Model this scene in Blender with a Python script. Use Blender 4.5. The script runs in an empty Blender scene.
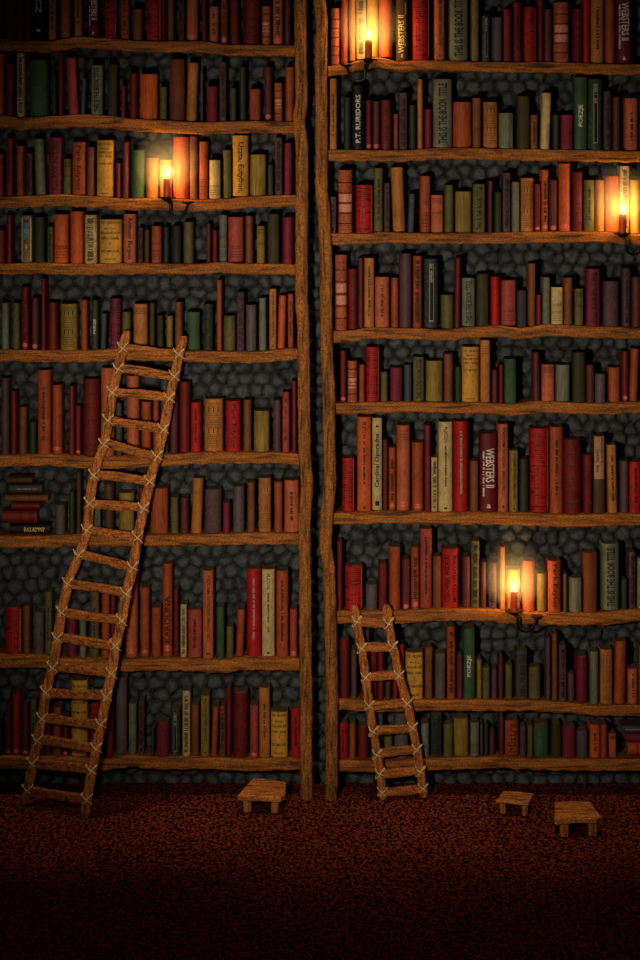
import bpy, bmesh, math, random
import numpy as np
from mathutils import Vector, Matrix

random.seed(11)
SC = bpy.context.scene
COL = SC.collection
# ------------------------------------------------------------------ measures
S = 0.005            # metres per photo pixel on the plane of the shelf fronts (y = 0)
D = 10.0             # distance from the camera to that plane
HOR, FLO = 120.0, 795.0
H = (FLO - HOR) * S  # camera height

def P(px, py, y=0.0):
    k = (D + y) / D
    return Vector(((px - 320.0) * S * k, y, H + (HOR - py) * S * k))

# ------------------------------------------------------------------ materials
def lin(c):
    out = []
    for v in c:
        v /= 255.0
        out.append(v / 12.92 if v <= 0.04045 else ((v + 0.055) / 1.055) ** 2.4)
    return out

def new_mat(name, rough=0.7, spec=0.2):
    m = bpy.data.materials.new(name)
    m.use_nodes = True
    nt = m.node_tree
    b = nt.nodes['Principled BSDF']
    b.inputs['Roughness'].default_value = rough
    b.inputs['Specular IOR Level'].default_value = spec
    return m, nt, b

def nd(nt, t, **kw):
    n = nt.nodes.new(t)
    for k, v in kw.items():
        if k in n.inputs:
            n.inputs[k].default_value = v
        else:
            setattr(n, k, v)
    return n

def ramp(nt, stops):
    r = nt.nodes.new('ShaderNodeValToRGB')
    els = r.color_ramp.elements
    while len(els) < len(stops):
        els.new(0.5)
    for e, (p, c) in zip(els, stops):
        e.position = p
        e.color = (*c, 1)
    return r

def sc3(c, k):
    return tuple(min(1.0, x * k) for x in c)

def coords(nt, scale):
    tc = nt.nodes.new('ShaderNodeTexCoord')
    mp = nt.nodes.new('ShaderNodeMapping')
    mp.inputs['Scale'].default_value = scale
    nt.links.new(tc.outputs['Object'], mp.inputs['Vector'])
    return mp

def wood_mat(name, c, along, fine=1.0):
    m, nt, b = new_mat(name, 0.62, 0.25)
    L = nt.links.new
    c = lin(c)
    sc = [34.0, 34.0, 34.0]
    sc['xyz'.index(along)] = 3.2
    mp = coords(nt, sc)
    n1 = nd(nt, 'ShaderNodeTexNoise', Scale=1.6 * fine, Detail=7.0, Roughness=0.65, Distortion=0.7)
    L(mp.outputs[0], n1.inputs['Vector'])
    mp2 = coords(nt, (150, 150, 150))
    n2 = nd(nt, 'ShaderNodeTexNoise', Scale=1.0, Detail=3.0, Roughness=0.7)
    L(mp2.outputs[0], n2.inputs['Vector'])
    r1 = ramp(nt, [(0.34, sc3(c, 0.14)), (0.47, sc3(c, 0.8)), (0.6, sc3(c, 1.45)), (0.74, sc3(c, 0.4))])
    L(n1.outputs['Fac'], r1.inputs['Fac'])
    r2 = ramp(nt, [(0.34, (0.30, 0.26, 0.2)), (0.64, (1.5, 1.45, 1.3))])
    L(n2.outputs['Fac'], r2.inputs['Fac'])
    mx = nd(nt, 'ShaderNodeMixRGB', blend_type='MULTIPLY', Fac=1.0)
    L(r1.outputs[0], mx.inputs['Color1']); L(r2.outputs[0], mx.inputs['Color2'])
    L(mx.outputs[0], b.inputs['Base Color'])
    ad = nd(nt, 'ShaderNodeMath', operation='ADD')
    L(n1.outputs['Fac'], ad.inputs[0]); L(n2.outputs['Fac'], ad.inputs[1])
    bp = nd(nt, 'ShaderNodeBump', Strength=0.55, Distance=0.006)
    L(ad.outputs[0], bp.inputs['Height']); L(bp.outputs[0], b.inputs['Normal'])
    return m

def plain_mat(name, c, rough=0.6, spec=0.2, metal=0.0, noise=0.25):
    m, nt, b = new_mat(name, rough, spec)
    L = nt.links.new
    c = lin(c)
    mp = coords(nt, (90, 90, 90))
    n = nd(nt, 'ShaderNodeTexNoise', Scale=1.0, Detail=4.0)
    L(mp.outputs[0], n.inputs['Vector'])
    r = ramp(nt, [(0.3, sc3(c, 1 - noise)), (0.7, sc3(c, 1 + noise))])
    L(n.outputs['Fac'], r.inputs['Fac']); L(r.outputs[0], b.inputs['Base Color'])
    b.inputs['Metallic'].default_value = metal
    return m

PAL = {
 'R': ('bright red', (176, 20, 12)), 'r': ('dark red', (116, 26, 16)), 'M': ('maroon', (96, 40, 36)),
 'C': ('crimson', (122, 28, 50)), 'K': ('rose red', (164, 66, 50)), 'O': ('orange', (200, 88, 30)),
 'o': ('rust orange', (164, 72, 28)), 'B': ('brown', (126, 72, 34)), 'b': ('dark brown', (82, 55, 28)),
 'S': ('terracotta', (186, 94, 54)), 'T': ('amber', (184, 114, 44)), 'y': ('mustard', (142, 114, 36)),
 'Y': ('golden yellow', (206, 150, 50)), 'L': ('olive', (98, 90, 42)), 'G': ('green', (58, 86, 50)),
 'g': ('dark green', (46, 55, 36)), 'E': ('grey-green', (112, 114, 90)), 'e': ('charcoal', (70, 67, 58)),
 'P': ('mauve', (92, 62, 66)), 'p': ('grey-purple', (94, 80, 82)), 'N': ('slate grey', (66, 74, 80)),
 'W': ('cream', (194, 168, 108)), 'X': ('black', (16, 15, 15)), 'D': ('burgundy', (104, 18, 24)),
}
_bm = {}
def book_mat(ck, tex):
    key = ck + tex
    if key in _bm:
        return _bm[key]
    nm, c = PAL[ck]
    m, nt, b = new_mat(nm.replace(' ', '_').replace('-', '_') + '_cover_' + {'p': 'cloth', 'g': 'leather', 'w': 'weave', 's': 'paper', 'r': 'ruled', 'k': 'speckle'}[tex], 0.58, 0.28)
    L = nt.links.new
    c = lin(c)
    oi = nt.nodes.new('ShaderNodeObjectInfo')
    w10 = nd(nt, 'ShaderNodeMath', operation='MULTIPLY'); w10.inputs[1].default_value = 37.0
    L(oi.outputs['Random'], w10.inputs[0])
    def noise(scale, s, det=4.0, dist=0.0, rg=0.6):
        mp = coords(nt, scale)
        n = nd(nt, 'ShaderNodeTexNoise', noise_dimensions='4D', Scale=s, Detail=det, Roughness=rg, Distortion=dist)
        L(mp.outputs[0], n.inputs['Vector']); L(w10.outputs[0], n.inputs['W'])
        return n
    if tex == 's':
        n = noise((170, 40, 9), 1.0, 5, 0.9)
        r = ramp(nt, [(0.3, sc3(c, 0.35)), (0.5, c), (0.7, sc3(c, 1.5))]); h = 0.5
    elif tex == 'g':
        n = noise((210, 210, 150), 1.0, 3, 0.4)
        r = ramp(nt, [(0.36, sc3(c, 0.42)), (0.62, sc3(c, 1.35))]); h = 0.9
    elif tex == 'k':
        n = noise((260, 260, 260), 1.0, 2, 0.0)
        r = ramp(nt, [(0.48, sc3(c, 0.35)), (0.6, sc3(c, 1.0)), (0.7, (0.42, 0.45, 0.42))]); h = 0.6
    elif tex == 'w':
        mp = coords(nt, (1, 1, 1))
        n = nd(nt, 'ShaderNodeTexBrick', Scale=95.0)
        n.inputs['Color1'].default_value = (*sc3(c, 1.3), 1); n.inputs['Color2'].default_value = (*sc3(c, 0.9), 1)
        n.inputs['Mortar'].default_value = (*sc3(c, 0.22), 1)
        n.inputs['Mortar Size'].default_value = 0.1
        sw = nd(nt, 'ShaderNodeSeparateXYZ'); cb = nd(nt, 'ShaderNodeCombineXYZ')
        L(mp.outputs[0], sw.inputs[0]); L(sw.outputs['X'], cb.inputs['X']); L(sw.outputs['Z'], cb.inputs['Y'])
        L(cb.outputs[0], n.inputs['Vector'])
        r = None; h = 0.4
    elif tex == 'r':
        n = noise((30, 30, 190), 1.0, 2, 0.0)
        r = ramp(nt, [(0.40, sc3(c, 0.22)), (0.46, c), (0.7, sc3(c, 1.2))]); h = 0.35
    else:
        n = noise((130, 130, 45), 1.0, 5, 0.3)
        r = ramp(nt, [(0.28, sc3(c, 0.55)), (0.5, c), (0.75, sc3(c, 1.28))]); h = 0.4
    src = n.outputs['Color'] if r is None else r.outputs[0]
    if r is not None:
        L(n.outputs['Fac'], r.inputs['Fac'])
    big = noise((14, 14, 9), 1.0, 3, 0.0)
    rb = ramp(nt, [(0.3, (0.7, 0.68, 0.66)), (0.7, (1.18, 1.18, 1.18))])
    L(big.outputs['Fac'], rb.inputs['Fac'])
    mx = nd(nt, 'ShaderNodeMixRGB', blend_type='MULTIPLY', Fac=1.0)
    L(src, mx.inputs['Color1']); L(rb.outputs[0], mx.inputs['Color2'])
    L(mx.outputs[0], b.inputs['Base Color'])
    bp = nd(nt, 'ShaderNodeBump', Strength=h, Distance=0.003)
    L(n.outputs['Fac'], bp.inputs['Height']); L(bp.outputs[0], b.inputs['Normal'])
    _bm[key] = m
    return m

M_SHELF = wood_mat('shelf_wood', (160, 96, 34), 'x')
M_POST = wood_mat('post_wood', (152, 94, 34), 'z')
M_RAIL = wood_mat('ladder_rail_wood', (188, 112, 46), 'z', 1.4)
M_RUNG = wood_mat('ladder_rung_wood', (180, 106, 42), 'x', 1.4)
M_STOOL = wood_mat('stool_wood', (204, 128, 56), 'x', 1.3)
M_LEG = wood_mat('stool_leg_wood', (186, 116, 50), 'z', 1.3)
M_ROPE = plain_mat('hemp_rope', (232, 214, 156), 0.8)
M_IRON = plain_mat('black_iron', (22, 18, 16), 0.42, 0.5, 0.4)
M_PAGE = plain_mat('page_paper', (112, 92, 62), 0.85)
M_INK = plain_mat('black_ink', (24, 13, 8), 0.6)
M_DKRED = plain_mat('dark_red_ink', (92, 20, 10), 0.6)
M_PEWTER = plain_mat('worn_silver_foil', (150, 148, 138), 0.5)
M_SILVER = plain_mat('pale_foil', (226, 216, 196), 0.4)
M_GOLD = plain_mat('gold_foil', (228, 200, 116), 0.4)
M_OVAL = plain_mat('pink_emblem', (232, 110, 88), 0.6)
M_TAN = plain_mat('tan_paper_label', (176, 128, 92), 0.7)
M_BAND = {}
RAIN = [plain_mat('ink_' + n, c, 0.6) for n, c in [('violet', (70, 40, 110)), ('blue', (50, 110, 200)), ('sky', (70, 160, 215)),
        ('teal', (40, 150, 130)), ('brown', (70, 50, 20)), ('yellow', (230, 190, 50)), ('red', (190, 50, 30)), ('scarlet', (200, 40, 20))]]

def wax_mat():
    m, nt, b = new_mat('orange_wax', 0.45, 0.4)
    b.inputs['Base Color'].default_value = (*lin((214, 84, 30)), 1)
    b.inputs['Subsurface Weight'].default_value = 0.6
    b.inputs['Subsurface Radius'].default_value = (0.02, 0.008, 0.004)
    b.inputs['Subsurface Scale'].default_value = 0.6
    return m
M_WAX = wax_mat()
M_WICK = plain_mat('burnt_wick', (12, 9, 8), 0.9)
def flame_mat():
    # a flame gives light and lets light through
    m = bpy.data.materials.new('candle_flame')
    m.use_nodes = True
    nt = m.node_tree
    nt.nodes.clear()
    e = nt.nodes.new('ShaderNodeEmission')
    e.inputs['Color'].default_value = (1.0, 0.66, 0.26, 1)
    e.inputs['Strength'].default_value = 6.0
    t = nt.nodes.new('ShaderNodeBsdfTransparent')
    a = nt.nodes.new('ShaderNodeAddShader')
    o = nt.nodes.new('ShaderNodeOutputMaterial')
    nt.links.new(e.outputs[0], a.inputs[0]); nt.links.new(t.outputs[0], a.inputs[1])
    nt.links.new(a.outputs[0], o.inputs['Surface'])
    return m
M_FLAME = flame_mat()

def stone_mat():
    m, nt, b = new_mat('grey_cobble', 0.7, 0.3)
    L = nt.links.new
    at = nt.nodes.new('ShaderNodeAttribute'); at.attribute_name = 'joint'
    mp = coords(nt, (1, 1, 1))
    n = nd(nt, 'ShaderNodeTexNoise', Scale=46.0, Detail=6.0, Roughness=0.7, Distortion=0.6)
    L(mp.outputs[0], n.inputs['Vector'])
    c1, c2 = lin((38, 43, 45)), lin((90, 97, 98))
    r = ramp(nt, [(0.3, c1), (0.75, c2)])
    L(n.outputs['Fac'], r.inputs['Fac'])
    n3 = nd(nt, 'ShaderNodeTexNoise', Scale=9.0, Detail=1.0)
    L(mp.outputs[0], n3.inputs['Vector'])
    r3 = ramp(nt, [(0.3, (0.6, 0.62, 0.64)), (0.7, (1.2, 1.18, 1.12))])
    L(n3.outputs['Fac'], r3.inputs['Fac'])
    mm = nd(nt, 'ShaderNodeMixRGB', blend_type='MULTIPLY', Fac=1.0)
    L(r.outputs[0], mm.inputs['Color1']); L(r3.outputs[0], mm.inputs['Color2'])
    mx = nd(nt, 'ShaderNodeMixRGB')
    mx.inputs['Color2'].default_value = (*lin((8, 8, 8)), 1)
    L(at.outputs['Fac'], mx.inputs['Fac']); L(mm.outputs[0], mx.inputs['Color1'])
    L(mx.outputs[0], b.inputs['Base Color'])
    bp = nd(nt, 'ShaderNodeBump', Strength=0.22, Distance=0.004)
    L(n.outputs['Fac'], bp.inputs['Height']); L(bp.outputs[0], b.inputs['Normal'])
    return m

def carpet_mat():
    m, nt, b = new_mat('mottled_carpet', 0.95, 0.05)
    L = nt.links.new
    mp = coords(nt, (1, 0.62, 1))
    n = nd(nt, 'ShaderNodeTexNoise', Scale=72.0, Detail=2.5, Roughness=0.6, Distortion=0.8)
    L(mp.outputs[0], n.inputs['Vector'])
    r = ramp(nt, [(0.46, lin((12, 5, 4))), (0.51, lin((108, 44, 25))), (0.62, lin((152, 66, 38)))])
    L(n.outputs['Fac'], r.inputs['Fac']); L(r.outputs[0], b.inputs['Base Color'])
    bp = nd(nt, 'ShaderNodeBump', Strength=0.7, Distance=0.01)
    L(n.outputs['Fac'], bp.inputs['Height']); L(bp.outputs[0], b.inputs['Normal'])
    return m

# ------------------------------------------------------------------ object helpers
def obj(name, verts, faces, mats, parent=None, smooth=False, midx=None):
    me = bpy.data.meshes.new(name)
    me.from_pydata([tuple(v) for v in verts], [], [tuple(f) for f in faces])
    for m in (mats if isinstance(mats, (list, tuple)) else [mats]):
        me.materials.append(m)
    if midx is not None:
        me.polygons.foreach_set('material_index', midx)
    if smooth:
        me.polygons.foreach_set('use_smooth', [True] * len(me.polygons))
    bm = bmesh.new(); bm.from_mesh(me)
    bmesh.ops.recalc_face_normals(bm, faces=bm.faces[:])
    bm.to_mesh(me); bm.free()
    o = bpy.data.objects.new(name, me)
    COL.objects.link(o)
    if parent is not None:
        o.parent = parent
    return o

def thing(name, label, cat, loc=(0, 0, 0), rot=(0, 0, 0), group='wooden bookcases'):
    o = bpy.data.objects.new(name, None)
    o.empty_display_size = 0.05
    COL.objects.link(o)
    o.location = loc; o.rotation_euler = rot
    o['label'] = label; o['category'] = cat
    if group:
        o['group'] = group
    return o

class MB:
    def __init__(s):
        s.v, s.f = [], []
    def add(s, v, f):
        b = len(s.v)
        s.v += [Vector(x) for x in v]; s.f += [tuple(b + i for i in q) for q in f]
        return s
    def box(s, lo, hi):
        x0, y0, z0 = lo; x1, y1, z1 = hi
        return s.add([(x0, y0, z0), (x1, y0, z0), (x1, y1, z0), (x0, y1, z0), (x0, y0, z1), (x1, y0, z1), (x1, y1, z1), (x0, y1, z1)],
                     [(0, 3, 2, 1), (4, 5, 6, 7), (0, 1, 5, 4), (1, 2, 6, 5), (2, 3, 7, 6), (3, 0, 4, 7)])
    def rings(s, rings, closed=False):
        n = len(rings[0]); v = [p for r in rings for p in r]; f = []
        m = len(rings)
        for i in range(m if closed else m - 1):
            a, b = i * n, ((i + 1) % m) * n
            for j in range(n):
                f.append((a + j, a + (j + 1) % n, b + (j + 1) % n, b + j))
        if not closed:
            f.append(tuple(range(n))[::-1]); f.append(tuple((m - 1) * n + j for j in range(n)))
        return s.add(v, f)
    def tube(s, pts, rad, seg=8, closed=False, cap=False):
        pts = [Vector(p) for p in pts]; n = len(pts)
        rs = rad if isinstance(rad, (list, tuple)) else [rad] * n
        rings = []; up = Vector((0.13, 1, 0.07)).normalized()
        for i, p in enumerate(pts):
            if closed:
                t = pts[(i + 1) % n] - pts[i - 1]
            else:
                t = pts[min(i + 1, n - 1)] - pts[max(i - 1, 0)]
            t.normalize()
            a = (up - t * up.dot(t))
            if a.length < 1e-4:
                a = Vector((1, 0, 0)) - t * t.x
            a.normalize(); up = a
            b = t.cross(a)
            rings.append([p + (a * math.cos(q) + b * math.sin(q)) * rs[i] for q in [2 * math.pi * k / seg for k in range(seg)]])
        return s.rings(rings, closed)
    def build(s, name, mat, parent=None, smooth=False):
        return obj(name, s.v, s.f, mat, parent, smooth)

def lathe(prof, seg=16, c=(0, 0, 0)):
    m = MB()
    m.rings([[(c[0] + r * math.cos(2 * math.pi * k / seg), c[1] + r * math.sin(2 * math.pi * k / seg), c[2] + z) for k in range(seg)] for r, z in prof])
    return m

def poly_at(pts, x):
    xs = [p[0] for p in pts]; ys = [p[1] for p in pts]
    if x <= xs[0]: return ys[0]
    for i in range(len(xs) - 1):
        if x <= xs[i + 1]:
            t = (x - xs[i]) / (xs[i + 1] - xs[i])
            t = t * t * (3 - 2 * t)
            return ys[i] + (ys[i + 1] - ys[i]) * t
    return ys[-1]

# ------------------------------------------------------------------ the setting
def build_wall():
    x0, x1, z0, z1, st = -3.1, 3.1, -0.02, 5.3, 0.0088
    nx, nz = int((x1 - x0) / st), int((z1 - z0) / st)
    rng = np.random.default_rng(5)
    cw, ch = 0.072, 0.062
    gx, gz = int((x1 - x0) / cw) + 5, int((z1 - z0) / ch) + 5
    sx = np.zeros((gz, gx)); sz = np.zeros((gz, gx))
    for j in range(gz):
        for i in range(gx):
            sx[j, i] = x0 + (i - 2 + 0.5 + (0.5 if j % 2 else 0.0)) * cw + rng.uniform(-0.3, 0.3) * cw
            sz[j, i] = z0 + (j - 2 + 0.5) * ch + rng.uniform(-0.3, 0.3) * ch
    hgt = rng.uniform(0.75, 1.15, (gz, gx))
    X, Z = np.meshgrid(np.linspace(x0, x1, nx), np.linspace(z0, z1, nz))
    F1 = np.full(X.shape, 9.0); F2 = np.full(X.shape, 9.0); HG = np.ones(X.shape)
    ci = ((X - x0) / cw + 2).astype(int); cj = ((Z - z0) / ch + 2).astype(int)
    for dj in range(-2, 3):
        for di in range(-2, 3):
            jj = np.clip(cj + dj, 0, gz - 1); ii = np.clip(ci + di, 0, gx - 1)
            d = np.hypot(X - sx[jj, ii], (Z - sz[jj, ii]) * 1.08)
            near = d < F1
            F2 = np.where(near, F1, np.minimum(F2, d))
            HG = np.where(near, hgt[jj, ii], HG)
            F1 = np.where(near, d, F1)
    e = np.clip((F2 - F1) / 0.038, 0, 1)
    dome = np.sqrt(np.clip(1 - (1 - e) ** 2, 0, 1))
    rough = 0.0018 * np.sin(X * 210 + 3 * np.sin(Z * 120)) * np.sin(Z * 190 + 2 * np.sin(X * 140))
    Y = 0.225 - 0.050 * dome * HG + 0.5 * rough * e
    joint = np.clip(1.5 - (F2 - F1) / 0.010, 0, 1)
    V = np.stack([X, Y, Z], -1).reshape(-1, 3)
    idx = np.arange(nx * nz).reshape(nz, nx)
    Fc = np.stack([idx[:-1, :-1], idx[:-1, 1:], idx[1:, 1:], idx[1:, :-1]], -1).reshape(-1, 4)
    me = bpy.data.meshes.new('wall_back')
    me.from_pydata(V.tolist(), [], Fc.tolist())
    a = me.attributes.new('joint', 'FLOAT', 'POINT')
    a.data.foreach_set('value', joint.reshape(-1))
    me.polygons.foreach_set('use_smooth', [True] * len(me.polygons))
    me.materials.append(stone_mat())
    o = bpy.data.objects.new('wall_back', me)
    COL.objects.link(o)
    o['kind'] = 'structure'; o['label'] = 'dark grey cobblestone wall behind the bookshelves'

def build_floor():
    n = 60
    v, f = [], []
    xs = np.linspace(-3.1, 3.1, n); ys = np.linspace(-5.0, 0.24, n)
    for y in ys:
        for x in xs:
            v.append((x, y, 0.0))
    for j in range(n - 1):
        for i in range(n - 1):
            f.append((j * n + i, j * n + i + 1, (j + 1) * n + i + 1, (j + 1) * n + i))
    o = obj('floor', v, f, carpet_mat())
    o['kind'] = 'structure'; o['label'] = 'mottled red-brown carpeted floor'
build_wall(); build_floor()

# ------------------------------------------------------------------ bookcases
LS = [  # (top edge polyline, thickness px) of the shelves of the left bookcase
 [(-60,39),(0,39),(20,40),(45,41),(80,36.5),(100,38),(150,41),(200,41),(230,44.5),(296,45)],
 [(-60,115),(0,115),(20,117.5),(55,116),(80,114.5),(110,116),(130,118.5),(150,119.5),(200,122),(250,120.5),(296,122)],
 [(-60,197),(0,197),(30,196),(60,194.5),(100,197),(125,199),(150,198.5),(200,200),(225,199),(250,196.5),(296,195)],
 [(-60,264),(0,264),(40,263),(80,264.5),(150,263.5),(200,264),(220,262),(250,264),(296,264.5)],
 [(-60,350),(0,350),(40,351),(90,351),(120,349),(190,350.5),(220,351.5),(260,352),(280,350),(298,348)],
 [(-60,456),(0,456),(50,455),(100,458),(165,455),(200,453),(230,452.5),(270,453),(299,454)],
 [(-60,537),(0,537),(40,537),(80,535.5),(150,535),(200,535),(250,533.5),(299,533.5)],
 [(-60,656),(0,656),(40,656),(60,659),(110,660),(160,658.5),(180,659),(220,661),(250,658),(300,659)],
 [(-60,757.5),(0,757.5),(60,758),(100,760),(130,756),(160,758.5),(200,758),(250,760),(302,759)],
]
LT = [11, 12.5, 11.5, 11, 11.5, 11.5, 11.5, 12.5, 11.5]
RS = [
 [(328,66),(345,64),(362,59.5),(378,57),(400,61.5),(420,60),(480,61.5),(520,62),(640,64),(700,64)],
 [(328,150),(400,150),(440,148),(480,148),(500,149),(560,150),(640,151),(700,151)],
 [(328,234),(370,234),(380,232),(420,233),(480,233),(560,232),(600,232),(640,234),(700,234)],
 [(331,332),(350,331),(370,328),(420,328.5),(440,330),(480,327),(500,326),(520,328.5),(550,325),(600,327.5),(640,328),(700,328)],
 [(332,404),(370,403),(400,402),(480,403),(510,405),(540,402),(600,404),(640,402),(700,402)],
 [(331,513),(360,513.5),(385,511.5),(420,513),(480,513),(520,513.5),(560,515.5),(640,514),(700,514)],
 [(330,612),(400,612),(440,609.5),(480,609.5),(520,613),(560,614),(600,614),(640,610),(700,610)],
 [(334,700),(380,702),(430,701),(530,701),(560,703),(600,706),(640,706),(700,706)],
 [(334,761),(400,761),(440,759),(480,758),(500,757),(530,759),(580,760),(640,760),(700,760)],
]
RT = [10.5, 11.5, 11, 11.2, 11, 11.8, 12, 10.5, 11.5]
POST_L = [(300.5,-60),(300.5,0),(301,60),(301.5,100),(299,122),(302,150),(302,200),(301.5,260),(301.5,300),(303.5,330),(304,400),(304.5,450),(307,485),(304.5,525),(305,560),(305.5,620),(305.5,660),(306.5,700),(306,760),(306.5,803)]
POST_R = [(319.5,-60),(319.5,0),(321.5,20),(321,60),(321.5,120),(321.5,190),(324,215),(326,262),(326,300),(326.5,345),(329,400),(329,430),(330,482),(326.5,520),(325.5,545),(329,570),(330,610),(331,650),(332,690),(331.5,750),(331.5,803)]
POST_F = [(-56,-60),(-55,200),(-57,500),(-55,800)]
POST_G = [(696,-60),(694,200),(697,500),(695,800)]

def rnd_at(x, seed):
    return math.sin(x * 0.31 + seed) * 0.5 + math.sin(x * 0.83 + seed * 2.1) * 0.3 + math.sin(x * 1.9 + seed * 0.7) * 0.2

def shelf_plank(name, pts, th, parent, seed):
    x0, x1 = pts[0][0], pts[-1][0]
    n = int((x1 - x0) / 4)
    rings = []
    yb = 0.172
    for i in range(n + 1):
        px = x0 + (x1 - x0) * i / n
        t = poly_at(pts, px); b = t + th + 0.9 * rnd_at(px, seed)
        zt = P(px, t).z; zb = P(px, b).z; x = P(px, t).x
        r = 0.009
        fy = 0.0012 * rnd_at(px * 1.7, seed + 3)
        rings.append([(x, yb, zt), (x, r, zt), (x, 0.0025 + fy, zt - 0.0028), (x, fy, zt - r),
                      (x, fy - 0.0008, (zt + zb) / 2),
                      (x, fy, zb + r), (x, 0.0025 + fy, zb + 0.0028), (x, r, zb), (x, yb, zb)])
    return MB().rings(rings).build(name, M_SHELF, parent, False)

def post(name, pts, wpx, parent, y=-0.026, round_bot=True):
    py0, py1 = pts[0][1], pts[-1][1]
    n = int((py1 - py0) / 5)
    inv = [(b, a) for a, b in pts]
    rings = []
    hw = wpx * S / 2
    for i in range(n + 1):
        py = py0 + (py1 - py0) * i / n
        px = poly_at(inv, py)
        q = max(0.0, min(1.0, (py - 690) / 110)); yy = y - 0.034 * q * q * (3 - 2 * q)
        c = P(px, py, yy)
        w = hw * (1 + 0.07 * rnd_at(py, px))
        d = 0.023
        if round_bot and i >= n - 1:
            w *= 0.93 if i == n - 1 else 0.62
        sh = [(-1, .9), (-1, -.3), (-.86, -.75), (-.55, -1), (0, -1.04), (.55, -1), (.86, -.75), (1, -.3), (1, .9)]
        rings.append([(c.x + a * w, c.y + b * d, max(c.z, 0.0)) for a, b in sh])
    return MB().rings(rings).build(name, M_POST, parent, False)

caseL = thing('bookcase', 'wavy brown wooden bookcase with the tall ladder and one candle, left of the stone gap', 'bookcase', (0, 0, 0), group='wooden bookcases')
caseR = thing('bookcase', 'wavy brown wooden bookcase with the short ladder and three candles, right of the stone gap', 'bookcase', (0, 0, 0), group='wooden bookcases')
for i, (p, t) in enumerate(zip(LS, LT)):
    shelf_plank('shelf', p, t, caseL, i * 1.7)
for i, (p, t) in enumerate(zip(RS, RT)):
    shelf_plank('shelf', p, t, caseR, 20 + i * 1.3)
post('upright_post', POST_L, 12.6, caseL); post('upright_post', POST_F, 13, caseL)
post('upright_post', POST_R, 12.4, caseR); post('upright_post', POST_G, 13, caseR)

# ------------------------------------------------------------------ lettering
_txt = {}
def text_mesh(s, align='LEFT'):
    """flat outline of a string: verts (x right, y up), faces, normalised to its own bounds"""
    if s in _txt:
        return _txt[s]
    cu = bpy.data.curves.new('t', 'FONT')
    cu.body = s; cu.resolution_u = 2; cu.align_x = 'CENTER'
    cu.offset = 0.022 if len(s) > 14 else 0.0 if s == 'Mistrz' else 0.012
    o = bpy.data.objects.new('t', cu)
    COL.objects.link(o)
    dg = bpy.context.evaluated_depsgraph_get(); dg.update()
    me = bpy.data.meshes.new_from_object(o.evaluated_get(dg))
    xs = [x.co[0] for x in me.vertices]; ys = [x.co[1] for x in me.vertices]
    bm = bmesh.new(); bm.from_mesh(me)
    cuts = [((min(xs) + (max(xs) - min(xs)) * k / 7, 0, 0), (1, 0, 0)) for k in range(1, 7)] if len(s) < 16 else []
    cuts += [((0, min(ys) + (max(ys) - min(ys)) * k / 7, 0), (0, 1, 0)) for k in range(1, 7)]
    for co, no in cuts:
        bmesh.ops.bisect_plane(bm, geom=bm.verts[:] + bm.edges[:] + bm.faces[:], plane_co=co, plane_no=no)
    bm.to_mesh(me); bm.free()
    v = [tuple(x.co)[:2] for x in me.vertices]; f = [tuple(p.vertices) for p in me.polygons]
    bpy.data.objects.remove(o); bpy.data.curves.remove(cu); bpy.data.meshes.remove(me)
    xs = [a for a, b in v]; ys = [b for a, b in v]
    x0, x1, y0, y1 = min(xs), max(xs), min(ys), max(ys)
    v = [((a - x0) / (x1 - x0), (b - y0) / (y1 - y0)) for a, b in v]
    _txt[s] = (v, f)
    return _txt[s]

TITLES = {'TI': 'THIS IS THE BOOK TITLE', 'WB': 'WEBSTERS II', 'CZ': 'CZŁOWIEK WEDŁUG MROŻKA', 'PL': 'PLATON', 'PO': 'POEZJE',
          'AB': 'Anthony Burgess', 'UC': 'Uczta, Eutyfron,', 'MI': 'Mistrz', 'PT': 'P.T. RURIDORS', 'CO': 'Cardinal Oporadna',
          'PE': 'Park Edytor', 'RO': 'ICZ', 'RL': 'KAROLINA', 'BA': 'BALLADYNY'}
STYLE_WORDS = {'p': 'plain', 'v': 'black-lettered', 'V': 'pale-lettered', 'o': 'pink-emblem', 'ov': 'pink-emblem lettered', 'b': 'banded',
               'bp': 'pale-banded', 'l': 'ruled', 'L': 'text-covered', 'g': 'grainy', 'w': 'woven', 's': 'streaky', 'r': 'line-patterned',
               'n': 'ornate', 'k': 'silver-speckled', 'rb': 'rainbow-lettered', 'tl': 'torn-label', 'ls': 'side-striped',
               'TI': 'book-title', 'WB': 'dictionary', 'CZ': 'block-lettered', 'PL': 'black-titled', 'PO': 'white-titled', 'AB': 'black-titled',
               'UC': 'large-lettered', 'MI': 'large-lettered', 'PT': 'white-titled', 'CO': 'black-titled', 'PE': 'dark-lettered', 'RO': 'white-lettered', 'RL': 'emblem-titled', 'BA': 'yellow-titled'}

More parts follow.
